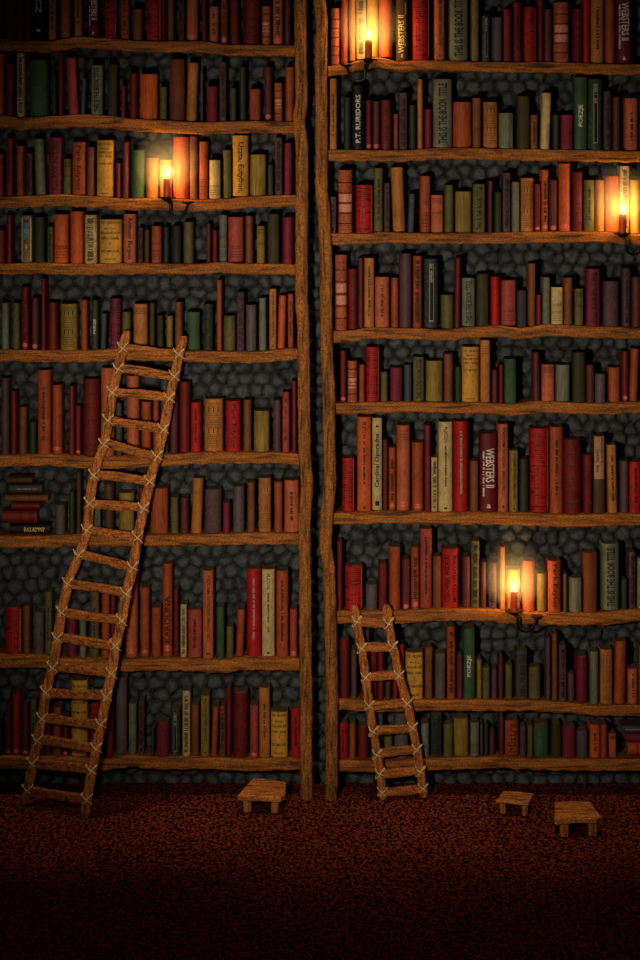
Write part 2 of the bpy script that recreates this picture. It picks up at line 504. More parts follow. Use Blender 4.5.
# x0 x1 top colour style [tilt px] — one entry per book, rows from the top shelf down
LB = ["""-9 1 -12 B p;6 14 -9 r g;16.5 22 -14 r v;25 30.5 -10 r p;31 46 -16 X RO;48 56 -12 T v;60 70 -10 S p;74 82 -14 T v;87 99 -18 D WB;104 116 -12 R r;120 129 -8 o v;132 142.5 9 B p;
146 161 -13 R r;161.5 165 -8 r p;167 174 -10 B p;178 184.5 -12 b n;186 198 -12 S o;201.5 206.5 -9 r p;209 218.5 6.5 S v;220.5 227.5 -10 o ov;230 238.5 -14 r g;242.5 259.5 -10 r b;261.5 270.5 6 S bp;272.5 283 -14 S ov;284.5 290 -8 M p""",
"""-5 3.5 54 O p;6 13 63 r p;16.5 24.5 52 W n;28 48 60 G g;51.5 56.5 75 g p;58 63 52 r p;65 78.5 58 K p -3;80 86.5 78 N p 1.5;90.5 102.5 65 E TI;107 117.5 64 L w;120.5 125.5 86 r p;129 137 73 r p;139 157.5 74 O s;
159 167 87 L p;169 184.5 59 S w;185.5 198.5 63 T p 2;200 203.5 72 e p;206 217.5 86 C g;219 226.5 62 P n;229.5 236.5 88 e p;239 246 67 g p;249 260.5 89 o s;264 272 67 M o;274 282.5 83 S bp;285 293.5 67 o p""",
"""-4 3 154 r p;6 13 138 r v;16 23.5 146 o p;26 32 153 b n;33 45.5 139 E p -2;48 61.5 137.5 C TI;63 71 159 L l;71.5 85.5 142 o PE;86.5 94.5 147 B p;96 113.5 140 Y L;115.5 121 163 r p;122 128.5 142 M p;
131 144.5 150 G g;145 158 158 T p;159 171.5 160 T l;172.5 188.5 137 O p;189.5 197.5 135 B l;198.5 208 141.5 o l;209 220.5 160 W l;222.5 231.5 150 L p;232 248.5 135 Y UC;249.5 266 154.5 y s;267.5 273.5 165 g p;274.5 282.5 137.5 P n;284 292.5 143 C p""",
"""-4 4.5 230 r p;6 12 215 r p;20.5 32 215.5 E rb;34 44.5 217 g g;47 53 227 L n;53.5 68 214.5 O l;69.5 83 211.5 O p;84 97 215 W n;98.5 121.5 219.5 Y L;123 136 214 S AB;137.5 143 228 b n;144 149.5 230 b p;
151 161.5 226 o l;163 169 227 g p;171.5 181 226 e w;183 193.5 222 L p;206 211 224 M p;212 217.5 230 r p;219 227 215 E l;227.5 243.5 217 K l;245 253 216 B p;256.5 265 226 y l;267 279.5 214 L w;282 293.5 217 C p""",
"""1 8.5 303 E p;12 19.5 303 L p;21 28.5 287 r ov;31 38.5 298 M o;41 45.5 279 r p;47.5 57.5 302.5 r p;60 77 304 y L;80.5 87.5 300 o p;91 98.5 300 g PO;100 107 314 N p 1;109 120.5 298.5 C r;121.5 130.5 312 L p;133 147.5 304 T l;149 155 303 b p;
156.5 163.5 315.5 L w;166 173 316 y p;174.5 182.5 302 B p;186.5 200 312 G s;203 213 304 g TI;216.5 222 280 o p;223 235.5 316 L p;236.5 244.5 292 P n;245.5 256.5 305 p p;258.5 266.5 298 E p;269 276.5 289 T CZ;277 286.5 295.5 O p 1.5;287.5 293.5 294 o v""",
"""0.5 9 378 P p;10.5 16.5 391 r p;18.5 26.5 407 B p;29 36 422 g p;37 50.5 370 o v;51.5 62 385 o o;68.5 74.5 386 r p;75 81 406 r o;82 99 379 r b;100 114 368 S p;115 122 403 e p;126 139 376 S p;141 151 402 o p;152.5 159 400 o p;
160 168.5 380 N p;169.5 178 378 M p;179 190 382 r p;190.5 201 402.5 R v;204 223 399 T L;225.5 240.5 401 R PE;243 251.5 400 B p;253.5 269.5 411 y s;273 281 400 P p;282 289.5 392 K v;291.5 296.5 381 r p""",
"""54.5 65 505 p p;68.5 74.5 492 g p;76 81 472 b p;92 100.5 505 E TI;103.5 113.5 484 b p;118.5 134 493 y s;138 144 488 r p;150 168 488.5 o s;170.5 178.5 497 L l;180 188.5 498 M p;190.5 203.5 478.5 T p 2;204.5 221.5 489.5 P g;222.5 230 502.5 C p;232.5 244.5 486.5 p p;247 255 482.5 B p;258.5 271 478 T L;274 282.5 482 o p;284 299 480.5 S v""",
"""4.5 21 608 R r;22.5 30 606 B p;33 43.5 613 p p;44.5 52 592 L v;65.5 76.5 617 C p;79 86 620 E p;90 99 592 L v;101 109.5 594 o p;110.5 115.5 596 r p;125 137.5 572 S o;140 149.5 588 o o;151 161 608 o p;
162 172.5 564 o RL;173.5 178.5 589.5 r p;180 187 604.5 W n;187.5 202 610 K v;202.5 213.5 571 S CZ;216 224.5 607 G p;226 233.5 627 L p;235.5 245 610 o p 1.5;246.5 261 569.5 R V;261.5 275 569.5 W PL;276 288.5 571 o v;289.5 297.5 609 K o""",
"""-4 1.5 720 g p;6 11 708 r o;12 19.5 694 R o;21.5 28.5 705 M o;30 36.5 700 L v;38 44.5 680 r p;42.5 50 720 r p;52.5 61 708 o p;62 68 720 r o;70.5 87.5 681 Y L;90.5 100 704 R r;106 113.5 705 r p;115 127 679 p p;128 136.5 704 E p;138 144.5 701 P n;150.5 154.5 730 g p;
156 169 723 C g;170 180.5 710 e k;182 190.5 691 W n;190.8 199 705 B p;200.5 209.5 696 y CZ;210.5 219 707 o p 2;219.5 225.5 706 B n;226 231.5 688 r p;232.5 248 693 r b;249.5 258.5 706 K o;258.7 270 688 T v;270.5 288 712.5 Y L;290.5 301 709 R v""",
]
RB = ["""331 339.5 8 S b;341 348 -10 o p;349 355.5 -12 T p;356 366.5 -10 W n;367 378.5 -8 Y p;379 393 -12 O p;396 408 -14 b WB;412.5 430 -8 R r;434 445 -16 S CZ;449 468.5 -10 E TI;
471 479 -10 W w;482 490.5 15 e k;492 503 17 p p;503.5 512 9 C p;513.5 521.5 2 r v;524 536.5 7 R r;538 543.5 -10 r p;544.5 552.5 9 M p;554 570 2 S bp;573 583 8.5 r b;583.5 590 -10 R p;591 604 -8 T v;605.5 615.5 -10 o p;616.5 632 -12 D WB""",
"""329.5 337 76 T v;343.5 351 97 g p;351.5 364.5 85 X PT;365.5 372 100 r o;372.5 380 101 M o;381 391 100 r v;393.5 398.5 114 o p;399 407.5 93 P n;409 416 105 g p;417.5 423 79 T p;424.5 432 109 C p;433 452.5 79 E TI;453 472 102 o s;
472.5 481.5 98 B p;483.5 498 102 T L;499 514 113 E s;517 530 96 L w;530.5 538 115 B v;540.5 552 93 W p 2;553 559.5 115 g p;561 573.5 115 C g;574.5 588 77 G PO;588.5 603 79 G k;604 611.5 91 P n;613 620.5 97 M p;625 638.5 98 S v;640 647 100 e p""",
"""330 336.5 197 P n;338 353 170 S bp;355.5 373 185 R r;374 383 168 L v;384 390 183 P n;390.5 406 167.5 T p -2.5;407.5 415.5 194 N p 1.5;420 430.5 176 o l;431 443.5 195 S l;444.5 454 185 L p;455.5 472 191.5 y s;473 485.5 184 L TI;
488 493 181 M p;494.5 501.5 192 g p;502.5 511 173 P n;512 520 182 E p;521 534 178 T L;534.5 541 184 r o;541.5 549 170 O ov;549.5 557.5 180 M o;559 571.5 162 O o;573 583.5 172 r b;584 595 180 L v;595.5 605 180 T p;605.5 619.5 176 O ls;620 630 166 W n;631 641 180 Y p""",
"""335 347.5 255 S bp;348 357.5 269 r b;358 363.5 258 M p;364 374.5 258 T v;374.8 389.5 277 S v;391 399 278 o p;399.5 412 253.5 P p;413 422 256 o n;424 439 259 e k;441 454 295 L p;454.5 461 258 r p 1;462 475.5 278 E TI;
476.5 489 274 L w;491 500 277 R p;501.5 516.5 280.5 K l;517 527 290.5 p w;528 536 263.5 B p;536.5 541.5 295 C p;542.5 550.5 277.5 E p;551.5 563.5 287.5 W l;564 573 278 B p;575 584 289 L l;586.5 601 269 C TI;604 619.5 281.5 P g;623 630.5 268 P n;632 642 277 M p""",
"""340 346.5 351 r o;347.5 357.5 361 S bp;359 365 364.5 o p;366 379.5 347 R r;380.5 388 372 L p;390 402.5 367.5 C g;404 412 365 N p;413 424.5 357 L TI;426 443 361 y s;444 453.5 354 B p;455 461.5 367 g p;462 479.5 347 Y L;
480.5 490.5 340 T l;492 498 370 M p;499 503.5 365 r p;504.5 517 359 G g;533 540 352.5 M p;542 555 364.5 S l;556 570.5 365 E s;573 586 352.5 L w;586.5 595 365 M p;595.5 606.5 374 p p;609 620.5 367.5 o s;622 629 351.5 r o;629.5 640 349 o p 2""",
"""342 354.5 458 R r;357 371.5 417 O PL;372 382.5 418 W CO;382.8 388 440 M p;388.5 396 447.5 o ov;396.5 410.5 425.5 S o;412 424 442.5 o o;424.5 430.8 425 C p;431 438 457.5 W n;438.3 453 422 W PL;453.5 469 421.5 R V;470 479 461 B p;
480 497.5 433.5 D WB;498 508.5 424 S CZ;509.5 518.5 450.5 y CZ;519.5 529 459 g p;530.5 549.5 428.5 R r;550 563.5 427 o v;564 582.5 439.5 r b;583.5 593 455 r b;593.5 605.5 435.5 b tl;607 618 445 T v -1.5;620.5 629 461 P p;629.5 642 462 R v""",
"""337 342.5 541 r p;345 363 566 R r;365.5 378 585 p p;378.5 387 563.5 r p;389 401 547 o p;402 410 559.5 M o;411 419.5 547 o ov;420 432.5 529 K v;433 441.5 556.5 B p;442 459.5 549 R CZ;462.5 470.5 556.5 M p;471 480 541 L n;
480.5 486.5 562 M p;488.5 497 563 P n;499.5 505.5 547 T p;507 521 570 T p;523 535.5 561 S g;537 547.5 573.5 y p;548 561.5 561 o PE;563.5 568 574 b p;569 582.5 578 E s;583.5 598 553 S w;602 620 544 E TI;622 628 580 g p;629 636 552 P n;637.5 644 558 E p""",
"""339.5 349.5 640 r b;351 357 650 P p;365 370 630 M p;370.5 377 652 r v;377.5 383.5 652 r p;385 391 682 b p;392.5 398 660 r p;399 404.5 645 R p;405.5 423.5 653 Y L;425 433 648 B p;435 446 654 p p;447 455.5 627 o n;457 463 656 M p;463.5 475.5 629 G PO;477 482 660 y p;
482.5 490.5 668 L p;491.5 497.5 670 P p;498.5 503.5 656.5 M p;505.5 513 665 L p;516 528 651 e TI;529 541.5 668 L p;546 551 638 P p;552 558 634 B p;559 567 645 P n;568 575 674 P p;576.5 588 657 C p;590.5 599 652 E p;600.5 613 650 T L;614.5 627.5 642 o p 1.5;628 638 669 S v;639 647 645 L p""",
"""338 348 723 R v;349 356 724 o p;358 369 727 r p;377 383.5 713 N p;383.8 393 737 L p;394 409 716 p p;421 429.5 724 E p;430.5 442.5 716 g TI;443.5 453.5 725 L p;453.8 469 719 y s;470.5 479.5 723 E l;480 483.5 725 e p;
484 488.8 726 g p;489.5 495 731 M p;499 504.3 717 M p;505 519 721 o MI;520 526.5 727 P p;527.5 533.5 726 L p;534 549 724 G s;551.5 561.5 724 L w;562.5 576 727 C g;577 588.5 732 p p;590 600.5 725 O v;601 607.5 725 o p;609 616.8 734 S l""",
]
# books lying flat: bookcase, shelf index, x0, x1, top, bottom, colour, style
FLAT = [('l', 6, 9, 50, 526.3, 535.0, 'X', 'BA'), ('l', 6, 2, 37, 512, 525.3, 'r', 'l'), ('l', 6, 11, 40, 503.7, 511.2, 'r', 'p'),
        ('l', 6, 5, 48, 496, 502.5, 'B', 'p'), ('l', 6, 9, 42, 486, 494.5, 'e', 'V'), ('l', 6, 7, 32, 478, 484.5, 'b', 'p'),
        ('r', 8, 628, 646, 745.5, 757.5, 'O', 'l'), ('r', 8, 626, 648, 736, 744.5, 'C', 'p'), ('r', 8, 621, 645, 728, 735, 'e', 'V')]

# ------------------------------------------------------------------ one book: list of (part, verts, faces, material)
def spine_y(x, w, r):
    s = max(-1, min(1, x / (w / 2)))
    return r - r * math.sqrt(max(0.0, 1 - s * s))

def marks_along(w, r, z0, z1, hw, mat_seed, xc=0.0, big=1.0):
    """illegible printed line running up a spine: small upright strokes"""
    rg = random.Random(mat_seed)
    v, f = [], []
    z = z0
    while z < z1:
        ln = rg.uniform(0.0028, 0.0062) * big
        if rg.random() < 0.16:
            z += 0.007 * big; continue
        a, b = xc - hw * rg.uniform(0.6, 1.0), xc + hw * rg.uniform(0.5, 1.0)
        k = len(v)
        for q in range(4):
            x = a + (b - a) * q / 3
            v += [(x, spine_y(x, w, r) - 0.0011, z), (x, spine_y(x, w, r) - 0.0011, z + ln)]
        f += [(k + 2 * q, k + 2 * q + 2, k + 2 * q + 3, k + 2 * q + 1) for q in range(3)]
        z += ln + rg.uniform(0.0012, 0.0028) * big
    return v, f

def strip(w, r, x0, x1, z0, z1, off=0.0011, n=10):
    v, f = [], []
    for i in range(n + 1):
        x = x0 + (x1 - x0) * i / n
        y = spine_y(x, w, r) - off
        v += [(x, y, z0), (x, y, z1)]
    for i in range(n):
        f.append((2 * i, 2 * i + 2, 2 * i + 3, 2 * i + 1))
    return v, f

def merge(lst):
    v, f = [], []
    for a, b in lst:
        k = len(v); v += a; f += [tuple(k + i for i in q) for q in b]
    return v, f

def title(s, w, r, zc, length, height, down, xc=0.0):
    tv, tf = text_mesh(s)
    v = []
    for a, b in tv:
        if down:   # reads from the top down
            z = zc + length * (0.5 - a); x = xc + (b - 0.5) * height
        else:
            z = zc - length * (0.5 - a); x = xc - (b - 0.5) * height
        v.append((x, spine_y(x, w, r) - 0.0012, z))
    return v, tf

def title_flat(s, w, r, zc, length, height):
    tv, tf = text_mesh(s)
    v = []
    for a, b in tv:
        x = (a - 0.5) * length
        v.append((x, spine_y(x, w, r) - 0.0012, zc + (b - 0.5) * height))
    return v, tf

def oval(w, r, zc, rx, rz):
    v = [(0, spine_y(0, w, r) - 0.002, zc)]; f = []
    n = 14
    for k in range(n):
        a = 2 * math.pi * k / n
        x = rx * math.cos(a)
        v.append((x, spine_y(x, w, r) - 0.0008, zc + rz * math.sin(a)))
    for k in range(n):
        f.append((0, 1 + k, 1 + (k + 1) % n))
    return v, f

def make_book(w, h, d, ck, st, seed):
    rg = random.Random(seed)
    tex = {'g': 'g', 'w': 'w', 's': 's', 'r': 'r', 'k': 'k', 'b': 'g', 'bp': 'g', 'n': 'g'}.get(st, 'p')
    mat = book_mat(ck, tex)
    r = w * (0.52 if st in ('b', 'bp', 'o', 'ov', 'p', 'V', 'RL', 'k') else 0.34)
    t = min(0.003, w * 0.09)
    out = []
    n = 14
    prof_o = [(-w / 2, d)] + [(w / 2 * math.sin(a), r - r * math.cos(a)) for a in [math.pi * (k / n - 0.5) for k in range(n + 1)]] + [(w / 2, d)]
    wi, ri = w / 2 - t, max(r - t * 0.4, 0.001)
    prof_i = [(wi, d)] + [(wi * math.sin(-a), t + ri - ri * math.cos(a)) for a in [math.pi * (k / n - 0.5) for k in range(n + 1)]] + [(-wi, d)]
    m = len(prof_o)
    v = []; f = []
    c = min(0.0022, w * 0.06)
    # the spine's top and tail edges are softly rounded: four levels
    for z, k in ((0, 1), (c, 0), (h - c, 0), (h, 1)):
        for x, y in prof_o:
            v.append((x * (1 - k * c * 0.9 / (w / 2)), y + (k * c * 0.7 if y < d * 0.5 else 0), z))
    bi = len(v)
    for z in (0, h):
        for x, y in prof_i:
            v.append((x, y, z))
    for l in range(3):
        for i in range(m - 1):
            f.append((l * m + i, l * m + i + 1, (l + 1) * m + i + 1, (l + 1) * m + i))
    for i in range(m - 1):
        f.append((bi + i, bi + i + 1, bi + m + i + 1, bi + m + i))
        j = m - 2 - i
        f.append((i, i + 1, bi + j, bi + j + 1))
        f.append((3 * m + i, 3 * m + i + 1, bi + m + j, bi + m + j + 1))
    for a, b in ((0, m - 1), (m - 1, 0)):
        f.append((a, bi + b, bi + m + b, 3 * m + a))
    out.append(('cover', v, f, mat))
    mb = MB().box((-wi, t + ri * 0.9, 0.0025), (wi, d - 0.004, h - 0.004))
    out.append(('page_block', mb.v, mb.f, M_PAGE))
    dark = M_INK
    if st in ('b', 'bp'):
        zs = [0.16, 0.32, 0.48, 0.64, 0.80] if h > 0.22 else [0.2, 0.4, 0.6, 0.8]
        for q in zs:
            bh = 0.0032
            vv, ff = [], []
            for z, of in ((-bh, -0.0001), (-bh * 0.5, 0.0022), (bh * 0.5, 0.0022), (bh, -0.0001)):
                for i in range(n + 1):
                    a = math.pi * (i / n - 0.5)
                    vv.append(((w / 2 + of) * math.sin(a), r - (r + of) * math.cos(a), h * q + z))
            for l in range(3):
                for i in range(n):
                    ff.append((l * (n + 1) + i, l * (n + 1) + i + 1, (l + 1) * (n + 1) + i + 1, (l + 1) * (n + 1) + i))
            out.append(('raised_band', vv, ff, book_mat('M' if st == 'b' else 'r', 'g')))
        if st == 'bp':
            for a, b in zip([0.34, 0.5], [0.46, 0.62]):
                out.append(('spine_label', *strip(w, r, -w * 0.44, w * 0.44, h * a, h * b), book_mat('W', 'p') if False else M_PALEBAND))
        out.append(('spine_lettering', *merge([strip(w, r, -w * .3, w * .3, h * q, h * q + 0.0015, 0.001) for q in (0.06, 0.09, 0.12, .9)]), M_DKRED))
    elif st in ('v', 'V'):
        mt = M_PEWTER if st == 'V' else dark
        out.append(('spine_lettering', *marks_along(w, r, h * rg.uniform(.16, .24), h * rg.uniform(.76, .9), w * (0.09 if st == 'V' else 0.13 if w > .045 else .17), seed), mt))
    elif st == 'n':
        mt = M_GOLD if ck in 'e' else dark
        a = marks_along(w, r, h * .07, h * .93, w * .3, seed, big=0.8)
        out.append(('spine_lettering', *a, mt))
    elif st == 'l':
        zs = [.78, .82, .86, .90] if rg.random() < .5 else [.1, .16, .22, .30, .34]
        if rg.random() < .4: zs = zs + [.5, .54]
        L_ = [strip(w, r, -w * .42, w * .42, h * q, h * q + 0.0022) for q in zs]
        out.append(('spine_lettering', *merge(L_), dark))
    elif st == 'L':
        L_ = []
        lines = ['DR. HELENA', 'MYŚLI', 'KRAWIECKIE', 'OPRAC. DANIEL', 'Z', 'SEYMOUR', 'KRAKÓW'] if w > 0.075 and ck == 'Y' else None
        if lines:
            zz = [.93, .80, .69, .57, .45, .28, .1] if h < .25 else [.93, .85, .78, .71, .64, .58, .06]
            for s_, q in zip(lines, zz):
                ln = w * (0.84 if len(s_) > 6 else 0.5 if len(s_) > 2 else .07)
                L_.append(title_flat(s_, w, r, h * q, ln, h * (.055 if h < .25 else .035)))
        else:
            q = 0.08
            while q < 0.94:
                if .34 < q < .44 or .72 < q < .8:
                    q += 0.05
                    L_ += [strip(w, r, w * a, w * (a + .05), h * q - .012, h * q + .012) for a in (-.28, -.02, .22)]
                    q += 0.05
                    continue
                L_.append(strip(w, r, -w * rg.uniform(.34, .44), w * rg.uniform(.3, .44), h * q, h * q + 0.0018))
                q += 0.0065 / h * 1.35
        out.append(('spine_lettering', *merge(L_), dark))
    elif st == 'r':
        L_ = []
        q = h * .60
        while q < h * .95:
            L_.append(strip(w, r, -w * rg.uniform(.3, .42), w * rg.uniform(.3, .42), q, q + 0.002)); q += 0.0095
        for a in (-.3, -.1, .1, .3):
            L_.append(strip(w, r, w * a - .0007, w * a + .0007, h * .12, h * .52))
        L_.append(strip(w, r, -w * .4, w * .4, h * .55, h * .555)); L_.append(strip(w, r, -w * .4, w * .4, h * .07, h * .078))
        out.append(('spine_lettering', *merge(L_), M_INK))
        if w > 0.055:
            out.append(('spine_label', *strip(w, r, w * .42, w * .475, h * .04, h * .97, 0.0012, 2), M_TAN))
    elif st == 'ls':
        out.append(('spine_label', *strip(w, r, -w * .48, -w * .36, h * .03, h * .97, 0.0012, 2), M_TAN))
    elif st == 'k':
        fr = [strip(w, r, -w * .15, -w * .115, h * .1, h * .93), strip(w, r, w * .115, w * .15, h * .1, h * .93),
              strip(w, r, -w * .17, w * .17, h * .095, h * .11), strip(w, r, -w * .17, w * .17, h * .92, h * .93)]
        out.append(('spine_label', *strip(w, r, -w * .12, w * .12, h * .1, h * .93, .0006), M_INK))
        out.append(('spine_lettering', *merge(fr + [marks_along(w, r, h * .66, h * .9, w * .1, seed)]), M_PEWTER))
    elif st in ('o', 'ov'):
        out.append(('spine_emblem', *oval(w, r, h * .075, w * .36, w * .2 if w > .04 else w * .3), M_OVAL))
        if st == 'ov':
            out.append(('spine_lettering', *marks_along(w, r, h * .16, h * .82, w * .25, seed, big=1.5), M_INK))
        elif w > 0.06:
            out.append(('spine_lettering', *merge([strip(w, r, -w * .4, w * .4, h * q, h * q + 0.0018) for q in (.83, .86, .89, .93)]), M_DKRED))
    elif st == 'RL':
        out.append(('spine_emblem', *oval(w, r, h * .09, w * .36, w * .3), M_OVAL))
        out.append(('spine_title', *title('KAROLINA', w, r, h * .40, h * .5, w * .55, False), M_INK))
    elif st == 'rb':
        for k, ch in enumerate('MKopciru'):
            z = h * (.88 - k * .108)
            out.append(('spine_title', *title_flat(ch, w, r, z, w * (.42 if ch != 'i' else .14), h * .085), RAIN[k]))
        out.append(('spine_label', *merge([strip(w, r, -w * .44, -w * .36, h * .04, h * .96), strip(w, r, w * .36, w * .44, h * .04, h * .96)]), M_GOLD))
    elif st == 'tl':
        out.append(('spine_label', *strip(w, r, -w * .44, w * .42, h * .44, h * .985), M_TAN))
        out.append(('spine_lettering', *merge([marks_along(w, r, h * .58, h * .96, w * .1, seed, w * .22, 1.3), marks_along(w, r, h * .5, h * .8, w * .13, seed + 1, -w * .16, 1.8)]), M_INK))
    elif st == 'TI':
        out.append(('spine_title', *title(TITLES['TI'], w, r, h * .5, h * .88, w * .46, ck in 'C'), M_INK))
    elif st == 'WB':
        dn = ck == 'D'
        mt = M_SILVER if dn else M_GOLD
        out.append(('spine_title', *title(TITLES['WB'], w, r, h * (.56 if dn else .36), h * .5, w * .52, dn, w * (.08 if dn else -.06)), mt))
        out.append(('spine_lettering', *marks_along(w, r, h * .2, h * .78, w * .06, seed, w * (-.3 if dn else .3)), mt))
        out.append(('publisher_mark', *marks_along(w, r, h * .05, h * .09, w * .12, seed), mt))
    elif st == 'CZ':
        if w > 0.07:
            out.append(('spine_title', *merge([title('CZŁOWIEK WEDŁUG', w, r, h * .5, h * .8, w * .3, False, -w * .22), title('MROŻKA OPRACOWAŁ', w, r, h * .5, h * .8, w * .3, False, w * .22)]), M_INK))
        else:
            out.append(('spine_title', *title(TITLES['CZ'], w, r, h * .58, h * .76, w * .4, False), M_INK))
            out.append(('spine_emblem', *strip(w, r, -w * .1, w * .1, h * .045, h * .07), M_DKRED))
    elif st == 'PL':
        out.append(('spine_title', *title(TITLES['PL'], w, r, h * .86, h * .17, w * .26, True), M_INK))
        out.append(('spine_lettering', *marks_along(w, r, h * .28, h * .74, w * .09, seed), M_INK))
        out.append(('publisher_mark', *strip(w, r, -w * .1, w * .1, h * .03, h * .05), M_INK))
    elif st == 'PO':
        out.append(('spine_title', *title(TITLES['PO'], w, r, h * .47, h * .30, w * .42, False), M_SILVER))
    elif st == 'AB':
        out.append(('spine_title', *title(TITLES['AB'], w, r, h * .5, h * .86, w * .42, True), M_INK))
    elif st == 'UC':
        out.append(('spine_title', *title(TITLES['UC'], w, r, h * .47, h * .84, w * .46, True), M_DKRED))
    elif st == 'MI':
        out.append(('spine_title', *title(TITLES['MI'], w, r, h * .5, h * .86, w * .62, False), M_DKRED))
    elif st == 'PT':
        out.append(('spine_title', *title(TITLES['PT'], w, r, h * .48, h * .74, w * .4, False), M_SILVER))
    elif st == 'CO':
        out.append(('spine_title', *title(TITLES['CO'], w, r, h * .54, h * .58, w * .55, False), M_INK))
        out.append(('spine_emblem', *merge([strip(w, r, -w * .2, w * .2, h * .05, h * .1), strip(w, r, -w * .15, w * .15, h * .9, h * .92)]), M_INK))
    elif st == 'PE':
        out.append(('spine_title', *title(TITLES['PE'], w, r, h * .5, h * .86, w * .42, True), M_INK))
    elif st == 'RO':
        out.append(('spine_title', *title(TITLES['RO'], w, r, h * .64, h * .3, w * .4, True), M_SILVER))
        out.append(('spine_lettering', *strip(w, r, -w * .12, w * .12, h * .16, h * .2), M_SILVER))
    elif st == 'BA':
        out.append(('spine_title', *title(TITLES['BA'], w, r, h * .62, h * .5, w * .5, False), M_GOLD))
    return out
M_PALEBAND = plain_mat('pale_leather_panel', (216, 140, 110), 0.6, 0.25, 0, 0.4)

# ------------------------------------------------------------------ all the books
ORD = ['top', 'second', 'third', 'fourth', 'fifth', 'sixth', 'seventh', 'eighth', 'lowest']
books = []
for side, rows, shelves in (('l', LB, LS), ('r', RB, RS)):
    for ri, row in enumerate(rows):
        prev = -1e9
        for e in row.replace('\n', '').split(';'):
            q = e.split()
            x0, x1, top, ck, st = float(q[0]), float(q[1]), float(q[2]), q[3], q[4]
            tilt = float(q[5]) if len(q) > 5 else 0.0
            x0 = max(x0, prev + 0.35)
            prev = x1
            sp = shelves[ri]
            bot = min(poly_at(sp, x0 + (x1 - x0) * k / 6) for k in range(7))
            if ri:   # never taller than the gap under the shelf above
                th = (LT if side == 'l' else RT)[ri - 1]
                top = max(top, max(poly_at(shelves[ri - 1], x0 + (x1 - x0) * k / 4) for k in range(5)) + th + 2.0)
            books.append(dict(side=side, row=ri, x0=x0, x1=x1, top=top, bot=bot, ck=ck, st=st, tilt=tilt, flat=False))
for side, ri, x0, x1, t, b, ck, st in FLAT:
    books.append(dict(side=side, row=ri, x0=x0, x1=x1, top=t, bot=b, ck=ck, st=st, tilt=0, flat=True))
for i, b in enumerate(books):
    b['area'] = max(0, min(b['x1'], 640) - max(b['x0'], 0)) * (b['bot'] - max(b['top'], 0))
    b['seed'] = i * 7 + 3
N_EACH = 312
order = sorted(range(len(books)), key=lambda i: -books[i]['area'])
single = set(order[:N_EACH])

# labels ---------------------------------------------------------------
def look(b):
    h, w = b['bot'] - b['top'], b['x1'] - b['x0']
    if b['flat']:
        return f"{PAL[b['ck']][0]} {STYLE_WORDS[b['st']]} book lying flat"
    size = 'thick' if w > 13.2 else 'slim' if w < 8.2 else ''
    lean = 'leaning ' if abs(b['tilt']) > 1.2 else ''
    return f"{lean}{size + ' ' if size else ''}{PAL[b['ck']][0]} {STYLE_WORDS[b['st']]} book"
def near_word(n):
    if n['flat']:
        return 'flat pile'
    return f"{PAL[n['ck']][0]} {STYLE_WORDS[n['st']]} one"
rows_of = {}
for i, b in enumerate(books):
    rows_of.setdefault((b['side'], b['row']), []).append(i)
NTH = ['first', 'second', 'third', 'fourth', 'fifth', 'sixth', 'seventh', 'eighth', 'ninth', 'tenth']
def label(i):
    b = books[i]
    ids = sorted(rows_of[(b['side'], b['row'])], key=lambda k: (books[k]['x0'], books[k]['top']))
    place = f"{ORD[b['row']]} shelf, {'left' if b['side'] == 'l' else 'right'} bookcase"
    lk = look(b)
    same = [k for k in ids if look(books[k]) == lk]
    if len(same) == 1:
        return f"{lk}, {place}"
    up = [k for k in ids if not books[k]['flat']]
    if b['flat']:
        return f"{lk}, {NTH[same.index(i)]} in the flat pile, {place}"
    p = up.index(i)
    def nb(k, d):
        q = up.index(k) + d
        return near_word(books[up[q]]) if 0 <= q < len(up) else None
    for d, w in ((-1, 'right of'), (1, 'left of')):
        me = nb(i, d)
        if me and sum(nb(k, d) == me for k in same) == 1:
            return f"{lk} {w} {me}, {place}"
    l, r_ = nb(i, -1), nb(i, 1)
    hs = sorted(same, key=lambda k: books[k]['top'])
    return f"{NTH[same.index(i)]} from left of {len(same)} {lk}s, {place}"

rest = {'v': [], 'f': [], 'm': [], 'mats': []}
for i, b in enumerate(books):
    yf = 0.022 + (b['seed'] * 37 % 11) * 0.0011
    dep = 0.118
    kk = (D + yf) / D
    wpx = b['x1'] - b['x0'] - abs(b['tilt'])
    if b['flat']:
        w = (b['bot'] - b['top']) * S * kk - 0.0008
        h = (b['x1'] - b['x0']) * S * kk
        sz = P(b['x0'], b['bot']).z
        base = Vector((P(b['x0'], b['bot'], yf).x, yf, sz + w / 2 + 0.0002))
        rot = (0, math.pi / 2, 0)
    else:
        w = wpx * S * kk
        ztop = P(b['x0'], b['top'], yf).z
        zb = P(b['x0'], b['bot']).z + 0.0006
        h = ztop - zb
        ang = math.atan2(b['tilt'] * S, h)
        cx = P((b['x0'] + b['x1']) / 2 - b['tilt'] / 2, 0, yf).x
        base = Vector((cx, yf, zb + abs(math.sin(ang)) * w / 2))
        rot = (0, ang, 0)
    w -= 0.0034 if not b['flat'] else 0.0006
    parts = make_book(w, h, dep, b['ck'], b['st'], b['seed'])
    if i in single:
        t = thing('book', label(i), 'book', base, rot, f"books on the {ORD[b['row']]} shelf of the {'left' if b['side'] == 'l' else 'right'} bookcase")
        for nm, v, f, m in parts:
            obj(nm, v, f, m, t)
    else:
        mt = Matrix.Translation(base) @ Matrix.Rotation(rot[1], 4, 'Y')
        for nm, v, f, m in parts:
            if m not in rest['mats']:
                rest['mats'].append(m)
            k = len(rest['v'])
            rest['v'] += [mt @ Vector(x) for x in v]
            rest['f'] += [tuple(k + a for a in q) for q in f]
            rest['m'] += [rest['mats'].index(m)] * len(f)
o = obj('books', rest['v'], rest['f'], rest['mats'], None, False, rest['m'])
o['kind'] = 'stuff'; o['category'] = 'books'
